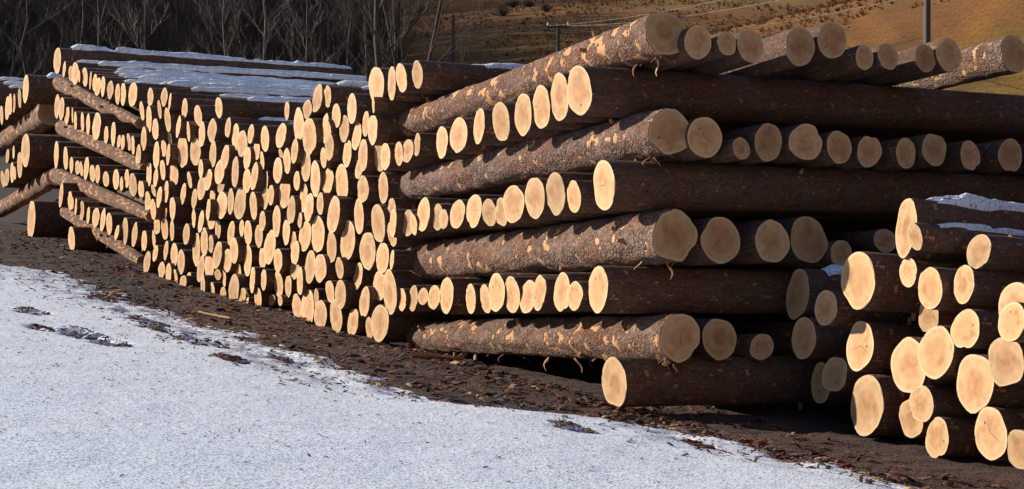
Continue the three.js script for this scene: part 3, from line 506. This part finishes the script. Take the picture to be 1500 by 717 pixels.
{ // the smallest logs in the gaps of the stacks, with the unseen pile logs
  const g = new THREE.Group(); add(g, 'small_and_unseen_logs'); kind(g, 'stuff');
  mesh('bark', mergeGeometries(STUFF.bark), BARKS[0], g); mesh('cut_face', mergeGeometries(STUFF.cut), FACES[5], g);
  tag(g, 'smallest sawn logs and split pieces in stack gaps, plus unseen rest of right pile', 'small logs');
}

// ---------------------------------------------------------------- bark litter on the earth and the snow
{
  const r = rng(4242), N = 19500, chip = new THREE.BoxGeometry(1, 0.16, 0.42, 4, 1, 1), p = chip.attributes.position;
  for (let i = 0; i < p.count; i++) { const x = p.getX(i); p.setY(i, p.getY(i) + 0.16 * (1 - 4 * x * x) + 0.05 * Math.sin(x * 9)); p.setZ(i, p.getZ(i) * (1 - 0.7 * x * x)); }
  chip.computeVertexNormals();
  const m = new THREE.InstancedMesh(chip, new THREE.MeshStandardMaterial({ color: 0xffffff, roughness: 1 }), N), o = new THREE.Object3D(), c = new THREE.Color();
  for (let i = 0; i < N; i++) {
    let s, d, L;
    if (i < 1500) { const q = CLUMPS[Math.floor(r() * CLUMPS.length)]; const a = r() * 6.28, k = Math.sqrt(r()) * q[2]; s = q[0] + Math.cos(a) * k * 2.2; d = q[1] + Math.sin(a) * k * 0.7; L = 0.02 + 0.1 * r() * r(); }
    else if (i < 13300) { s = -3.5 + 29 * Math.pow(r(), 1.25); const e = edgeAt(s); d = mix(e - 0.15, 0.35, 1 - Math.pow(r(), 1.4)); L = 0.016 + 0.12 * Math.pow(r(), 5); }
    else if (i < 14200) { s = -3 + 16 * r(); const e = edgeAt(s); d = e - 0.05 - 1.4 * Math.pow(r(), 2.2); L = 0.02 + 0.05 * r(); }
    else if (i >= 15000) { s = -5 + 18 * r(); const e = edgeAt(s); d = e - 0.1 - 6 * Math.pow(r(), 1.3); L = 0.008 + 0.028 * r() * r(); }
    else { s = -4.5 + 5 * r(); d = mix(0.0, 1.2, r()); L = 0.016 + 0.1 * Math.pow(r(), 4); }
    const [X, z] = sdXZ(s, d), y = Math.max(gY(X, z), snowY(X, z)), lift = d > -0.5 ? 0.01 : 0;
    o.position.set(X, y + lift * r() + 0.004, -z); o.rotation.set((r() - 0.5) * 1.0, r() * 6.28, (r() - 0.5) * 0.7); o.scale.set(L, L * (0.3 + 0.4 * r()), L * (0.3 + 0.8 * r())); o.updateMatrix(); m.setMatrixAt(i, o.matrix);
    const q = r(), b = 0.6 + 0.8 * r(); i >= 1500 && q < 0.06 ? c.setRGB(0.42 * b, 0.27 * b, 0.14 * b) : q < 0.62 ? c.setRGB(0.14 * b, 0.05 * b, 0.026 * b) : c.setRGB(0.085 * b, 0.06 * b, 0.05 * b);
    m.setColorAt(i, c);
  }
  m.castShadow = m.receiveShadow = true; add(m, 'bark_litter'); kind(m, 'stuff'); tag(m, 'brown bark chips and needles strewn along the foot of the stacks', 'bark litter');
}
{ // pieces large enough to be picked up one by one
  const stick = (pts, r0, label, mat, flat) => {
    const c = new THREE.CatmullRomCurve3(pts.map(([s, d, h]) => { const [X, z] = sdXZ(s, d); return new THREE.Vector3(X, Math.max(gY(X, z), snowY(X, z)) + h, -z); })), g = new THREE.TubeGeometry(c, 14, r0, 6), p = g.attributes.position, r = rng(Math.round(r0 * 9999) + pts.length * 7 + Math.round(pts[0][0] * 100));
    for (let i = 0; i < p.count; i++) p.setXYZ(i, p.getX(i) + (r() - 0.5) * r0 * 0.6, p.getY(i) + (r() - 0.5) * r0 * 0.5, p.getZ(i) + (r() - 0.5) * r0 * 0.6);
    g.computeVertexNormals(); tag(add(mesh('stick', g, mat), flat ? 'bark_slab' : 'stick'), label, flat ? 'bark slab' : 'stick');
  };
  stick([[7.65, -1.26, 0.03], [7.4, -1.14, 0.025], [7.14, -1.03, 0.03]], 0.013, 'long thin pale stick lying on litter before the middle of the stack', bastMat);
  stick([[3.59, -0.25, 0.02], [3.63, -0.05, 0.035], [3.68, 0.13, 0.02]], 0.03, 'flat pale bark slab lying left of the lowest bark cross log', bastMat, true);
  stick([[3.17, 0.03, 0.02], [3.4, 0.25, 0.07], [3.7, 0.5, 0.1]], 0.025, 'split wood splinter propped under the lowest bark cross log', bastMat);
  stick([[3.2, 0.3, 0.03], [3.4, 0.42, 0.11], [3.5, 0.5, 0.16]], 0.022, 'short upright splinter below the lowest bark cross log', stubMat);
  stick([[8.5, -2.36, 0.012], [9.0, -2.15, 0.02], [9.6, -1.71, 0.012]], 0.026, 'torn dark bark piece lying on the edge of the snow at left', stripMat, true);
  stick([[9.0, -2.0, 0.03], [9.2, -1.9, 0.06], [9.4, -1.75, 0.08]], 0.02, 'pale split splinter lying on the torn bark piece at left', bastMat);
}
// ---------------------------------------------------------------- poles and wires
const poleMat = new THREE.MeshStandardMaterial({ color: new THREE.Color().setRGB(0.11, 0.095, 0.085), roughness: 0.9 });
const at = (px, py, z) => new THREE.Vector3((px - 750) / 2750 * z, EYE + (330 - py) / 2750 * z, -z);
function pole(px, topPy, z, r, label, arm) {
  const top = at(px, topPy, z), y0 = gY(top.x, z) - 0.6, H = top.y - y0, g = new THREE.Group(); add(g, 'utility_pole'); g.position.set(top.x, y0, -z);
  const shaft = new THREE.CylinderGeometry(r * 0.82, r, H, 14, 6); shaft.translate(0, H / 2, 0); mesh('shaft', shaft, poleMat, g);
  if (arm) {
    const b = mesh('cross_arm', new THREE.BoxGeometry(1.3, 0.14, 0.12), poleMat, g); b.position.set(0, H - 0.16, 0.16);
    for (const x of [-0.58, 0.58]) { const k = mesh('insulator', new THREE.CylinderGeometry(0.05, 0.07, 0.2, 10), new THREE.MeshStandardMaterial({ color: 0xd8d4cc, roughness: 0.3 }), g); k.position.set(x, H + 0.02, 0.16); }
    mesh('pole_cap', new THREE.ConeGeometry(r * 0.9, 0.12, 12), poleMat, g).position.set(0, H + 0.06, 0);
  } else mesh('pole_cap', new THREE.ConeGeometry(r * 0.9, 0.12, 12), poleMat, g).position.set(0, H + 0.06, 0);
  return tag(g, label, 'pole', 'wooden utility poles on the slope');
}
pole(817.5, 36, 108, 0.115, 'wooden pole with a cross arm on the meadow above the top bark log', true);
pole(664, 23, 120, 0.13, 'plain slender wooden pole on the meadow left of the cross-armed one');
pole(1358, -90, 60, 0.125, 'tall nearest wooden pole rising out of the picture at upper right');
[[[831, 38, 107.8], [1358, -48, 60], 0.9, 'lower overhead wire running right from the cross-armed pole'], [[804, 38, 107.8], [1350, -75, 60], 0.9, 'upper overhead wire running right from the cross-armed pole'], [[1358, -10, 60], [1020, 44, 130], 0.6, 'separate overhead wire crossing the meadow behind the sawn ends']].forEach(([a, b, sag, label]) => {
  const A = at(...a), B = at(...b), M = A.clone().lerp(B, 0.5); M.y -= sag;
  tag(add(mesh('overhead_wire', new THREE.TubeGeometry(new THREE.QuadraticBezierCurve3(A, M, B), 40, 0.02, 5), new THREE.MeshStandardMaterial({ color: new THREE.Color().setRGB(0.16, 0.13, 0.10), roughness: 0.5 }), null), 'overhead_wire'), label, 'wire');
});
// ---------------------------------------------------------------- meadow tussocks, bushes and the bare wood
{
  const r = rng(99), blades = [];
  for (let i = 0; i < 9; i++) { const b = new THREE.ConeGeometry(0.06, 0.5 + 0.3 * r(), 3); b.translate(0, 0.22, 0); b.rotateZ((r() - 0.5) * 1.3); b.rotateY(r() * 6.28); blades.push(b); }
  const N = 14000, m = new THREE.InstancedMesh(mergeGeometries(blades), new THREE.MeshStandardMaterial({ color: 0xffffff, roughness: 1 }), N), o = new THREE.Object3D(), c = new THREE.Color();
  for (let i = 0; i < N; i++) {
    let z, X; do { z = 95 + 150 * r(); X = (r() * 1.15 - 0.45) * 0.34 * z * 2 * 0.55 + 0.02 * z; } while (X < woodEdge(z) - 6 || fbm(X * 0.22, z * 0.12, 81, 2) < 0.42);
    o.position.set(X, gY(X, z) - 0.05, -z); o.rotation.set(0, r() * 6.28, 0); const k = 0.3 + 0.55 * r() * r(); o.scale.set(k * 1.3, k * 0.8, k * 1.3); o.updateMatrix(); m.setMatrixAt(i, o.matrix);
    const q = r(); q < 0.3 ? c.setRGB(0.16, 0.08, 0.025) : q < 0.75 ? c.setRGB(0.40, 0.19, 0.05) : c.setRGB(0.45, 0.26, 0.06); m.setColorAt(i, c);
  }
  m.castShadow = m.receiveShadow = true; add(m, 'meadow_grass'); kind(m, 'stuff'); tag(m, 'dry brown grass tussocks over the sunlit meadow slope', 'grass');
}
const twigMat = new THREE.MeshStandardMaterial({ color: new THREE.Color().setRGB(0.075, 0.060, 0.052), roughness: 1 }), trunkMat = new THREE.MeshStandardMaterial({ color: new THREE.Color().setRGB(0.075, 0.065, 0.058), roughness: 1 }), paleTrunk = new THREE.MeshStandardMaterial({ color: new THREE.Color().setRGB(0.15, 0.132, 0.115), roughness: 1 });
function limb(a, b, r0, r1, n) { const d = b.clone().sub(a), L = d.length(), g = new THREE.CylinderGeometry(r1, r0, L, n, 1, true); g.translate(0, L / 2, 0); g.applyQuaternion(new THREE.Quaternion().setFromUnitVectors(new THREE.Vector3(0, 1, 0), d.normalize())); g.translate(a.x, a.y, a.z); return g; }
function bareTree(seed, H, r0, low, lean = 0) {
  const r = rng(seed), trunk = [], twig = []; let a = new THREE.Vector3(), pts = [a.clone()];
  for (let i = 1; i <= 8; i++) pts.push(new THREE.Vector3(lean * H * i / 8 + (r() - 0.5) * H * 0.02, H * i / 8, (r() - 0.5) * H * 0.03));
  for (let i = 0; i < 8; i++) trunk.push(limb(pts[i], pts[i + 1], r0 * (1 - 0.1 * i), r0 * (1 - 0.1 * (i + 1)), 7));
  const grow = (p, d, L, rr, lev) => {
    let q = p.clone(), dir = d.clone();
    for (let k = 0; k < 3; k++) { dir.add(new THREE.Vector3((r() - 0.5) * 0.35, 0.10, (r() - 0.5) * 0.35)).normalize(); const e = q.clone().addScaledVector(dir, L / 3); twig.push(limb(q, e, rr * (1 - 0.28 * k), rr * (1 - 0.28 * (k + 1)), lev ? 3 : 4)); q = e;
      if (lev < 2) for (let w = 0; w < (lev ? 2 : 2); w++) if (r() < 0.85) grow(q, dir.clone().add(new THREE.Vector3((r() - 0.5) * 1.5, (r() - 0.3) * 0.8, (r() - 0.5) * 1.5)).normalize(), L * (0.4 + 0.25 * r()), Math.max(0.012, rr * 0.45), lev + 1); }
  };
  for (let i = 0; i < 14; i++) { const t = low + (0.98 - low) * i / 13, k = Math.min(7, Math.floor(t * 8)), p = pts[k].clone().lerp(pts[k + 1], t * 8 - k), an = i * 2.4 + r(); grow(p, new THREE.Vector3(Math.cos(an), 0.55 + 0.5 * r(), Math.sin(an)).normalize(), H * (0.30 - 0.17 * t) * (0.7 + 0.6 * r()), r0 * 0.42 * (1 - 0.6 * t), 0); }
  return { trunk: mergeGeometries(trunk), twig: mergeGeometries(twig) };
}
const TREES = [bareTree(11, 15, 0.13, 0.12), bareTree(23, 12, 0.11, 0.06), bareTree(37, 17, 0.16, 0.2), bareTree(41, 10, 0.09, 0.05), bareTree(53, 14, 0.11, 0.1, 0.2), bareTree(67, 7, 0.06, 0.02)];
function plant(px, z, k, sc, label, turn, pale, group, lift = 0) {
  const X = (px - 750) / 2750 * z, g = new THREE.Group(); add(g, 'bare_tree'); g.position.set(X, gY(X, z) - 0.2 + lift, -z); g.rotation.y = turn; g.scale.setScalar(sc);
  mesh('trunk', TREES[k].trunk, pale ? paleTrunk : trunkMat, g); mesh('crown', TREES[k].twig, pale ? paleTrunk : twigMat, g);
  return tag(g, label, 'tree', group);
}
[[555, 92, 2, 1.1, 'tallest bare tree with a double pale trunk left of the plain slender pole', 0.4, false], [578, 96, 0, 0.85, 'thin straight bare tree between the tallest tree and the leaning one', 1, false], [607, 84, 4, 1.0, 'bare tree leaning right, left of the plain slender pole', 0.05, false], [596, 93, 4, 0.8, 'slim bare tree leaning left across the leaning one', 3.0, false], [512, 100, 1, 1.0, 'dark bare tree at the right edge of the wood', 2.2, false], [536, 98, 5, 1.3, 'low bare sapling left of the tallest bare tree', 1.2, true], [480, 104, 3, 1.2, 'slender bare tree in the thin part of the wood', 0.7, false], [449, 100, 5, 1.2, 'twiggy bare sapling where the wood thins out', 0.2, true], [388, 103, 1, 1.1, 'pale-stemmed bare tree right of the middle of the wood', 2.9, true], [330, 99, 5, 1.5, 'pale bare sapling above the snowy logs in mid wood', 2, true], [305, 108, 0, 1.1, 'dark upright trunk in the middle of the wood', 1.9, false], [213, 92, 5, 1.35, 'pale bare sapling above the snow logs left of mid wood', 0.9, true], [143, 101, 2, 0.9, 'dark upright trunk, right one of a pair in the left wood', 3.3, false], [121, 103, 0, 1.0, 'dark upright trunk, left one of a pair in the left wood', 4.1, false], [36, 100, 1, 1.0, 'bare tree at the far left of the wood', 5, false]].forEach(([px, z, k, sc, label, turn, pale]) => plant(px, z, k, sc, label, turn, pale));
{
  const r = rng(1234);
  for (let i = 0; i < 22; i++) { const px = 560 * Math.pow(r(), 1.15) - 30, z = 112 + 50 * r(); plant(px, z, Math.floor(r() * 6), 0.8 + 0.5 * r(), 'bare leafless tree among the many in the dark wood at upper left', r() * 6.28, r() < 0.18, 'bare trees of the dark wood'); }
  // the mass of the wood behind them
  const m = [0, 1, 3, 5].map((k) => mergeGeometries([TREES[k].trunk, TREES[k].twig])), o = new THREE.Object3D(), g = new THREE.Group(); add(g, 'bare_woodland'); kind(g, 'stuff'); tag(g, 'dense dark leafless wood covering the slope at upper left', 'woodland');
  m.forEach((geo, k) => {
    const N = 620, im = new THREE.InstancedMesh(geo, twigMat, N); im.name = 'trees'; im.castShadow = im.receiveShadow = true;
    for (let i = 0; i < N; i++) { const z = 110 + 120 * r(); let X; do { X = -0.75 * z + r() * 0.76 * z; } while (X > woodEdge(z) + 4 - 7 * r() * r()); o.position.set(X, gY(X, z) - 0.3, -z); o.rotation.set(0, r() * 6.28, 0); o.scale.setScalar(0.75 + 0.6 * r()); o.updateMatrix(); im.setMatrixAt(i, o.matrix); }
    g.add(im);
  });
  const N = 700, im = new THREE.InstancedMesh(TREES[5].twig, twigMat, N); im.name = 'undergrowth'; im.castShadow = im.receiveShadow = true;
  for (let i = 0; i < N; i++) { const z = 104 + 70 * r(); let X; do { X = -0.31 * z + r() * 0.30 * z; } while (X > woodEdge(z) + 3 - 6 * r() * r()); o.position.set(X, gY(X, z) - 0.3, -z); o.rotation.set((r() - 0.5) * 0.5, r() * 6.28, (r() - 0.5) * 0.5); o.scale.setScalar(0.5 + 0.6 * r()); o.updateMatrix(); im.setMatrixAt(i, o.matrix); }
  g.add(im);
}
function bush(px, py, z, R, label) {
  const r = rng(Math.round(px * 7 + py)), tw = [], X = (px - 750) / 2750 * z, g = new THREE.Group(); add(g, 'bush'); g.position.set(X, gY(X, z), -z);
  for (let i = 0; i < 70; i++) { const a = r() * 6.28, e = 0.3 + 1.1 * r(), L = R * (0.6 + 0.6 * r()), d = new THREE.Vector3(Math.cos(a) * Math.cos(e), Math.sin(e), Math.sin(a) * Math.cos(e)), b = d.clone().multiplyScalar(L); tw.push(limb(new THREE.Vector3(), b, 0.03, 0.015, 3)); for (let k = 0; k < 5; k++) { const s = d.clone().multiplyScalar(L * (0.4 + 0.6 * r())), q = s.clone().add(new THREE.Vector3(r() - 0.5, r() - 0.3, r() - 0.5).multiplyScalar(R * 0.5)); tw.push(limb(s, q, 0.016, 0.008, 3)); } }
  mesh('twigs', mergeGeometries(tw), twigMat, g); return tag(g, label, 'bush');
}
const hillZ = (px, py) => { for (let z = 70; z < 400; z += 0.5) { const X = (px - 750) / 2750 * z; if (groundV(X, z) > (330 - py) / 2750 * z) return z; } return 200; };
[[735, 20, 0.9, 'dark round bush on the meadow right of the plain slender pole'], [752, 6, 0.7, 'small dark bush at the top edge, upper right of the round bush'], [774, 5, 0.6, 'small twiggy bush at the top edge of the meadow'], [800, 12, 0.6, 'low dark bush above the cross-armed pole']].forEach(([px, py, R, label]) => bush(px, py, hillZ(px, py + 6), R, label));
renderer.setSize(1024, 489);
renderer.render(scene, camera);
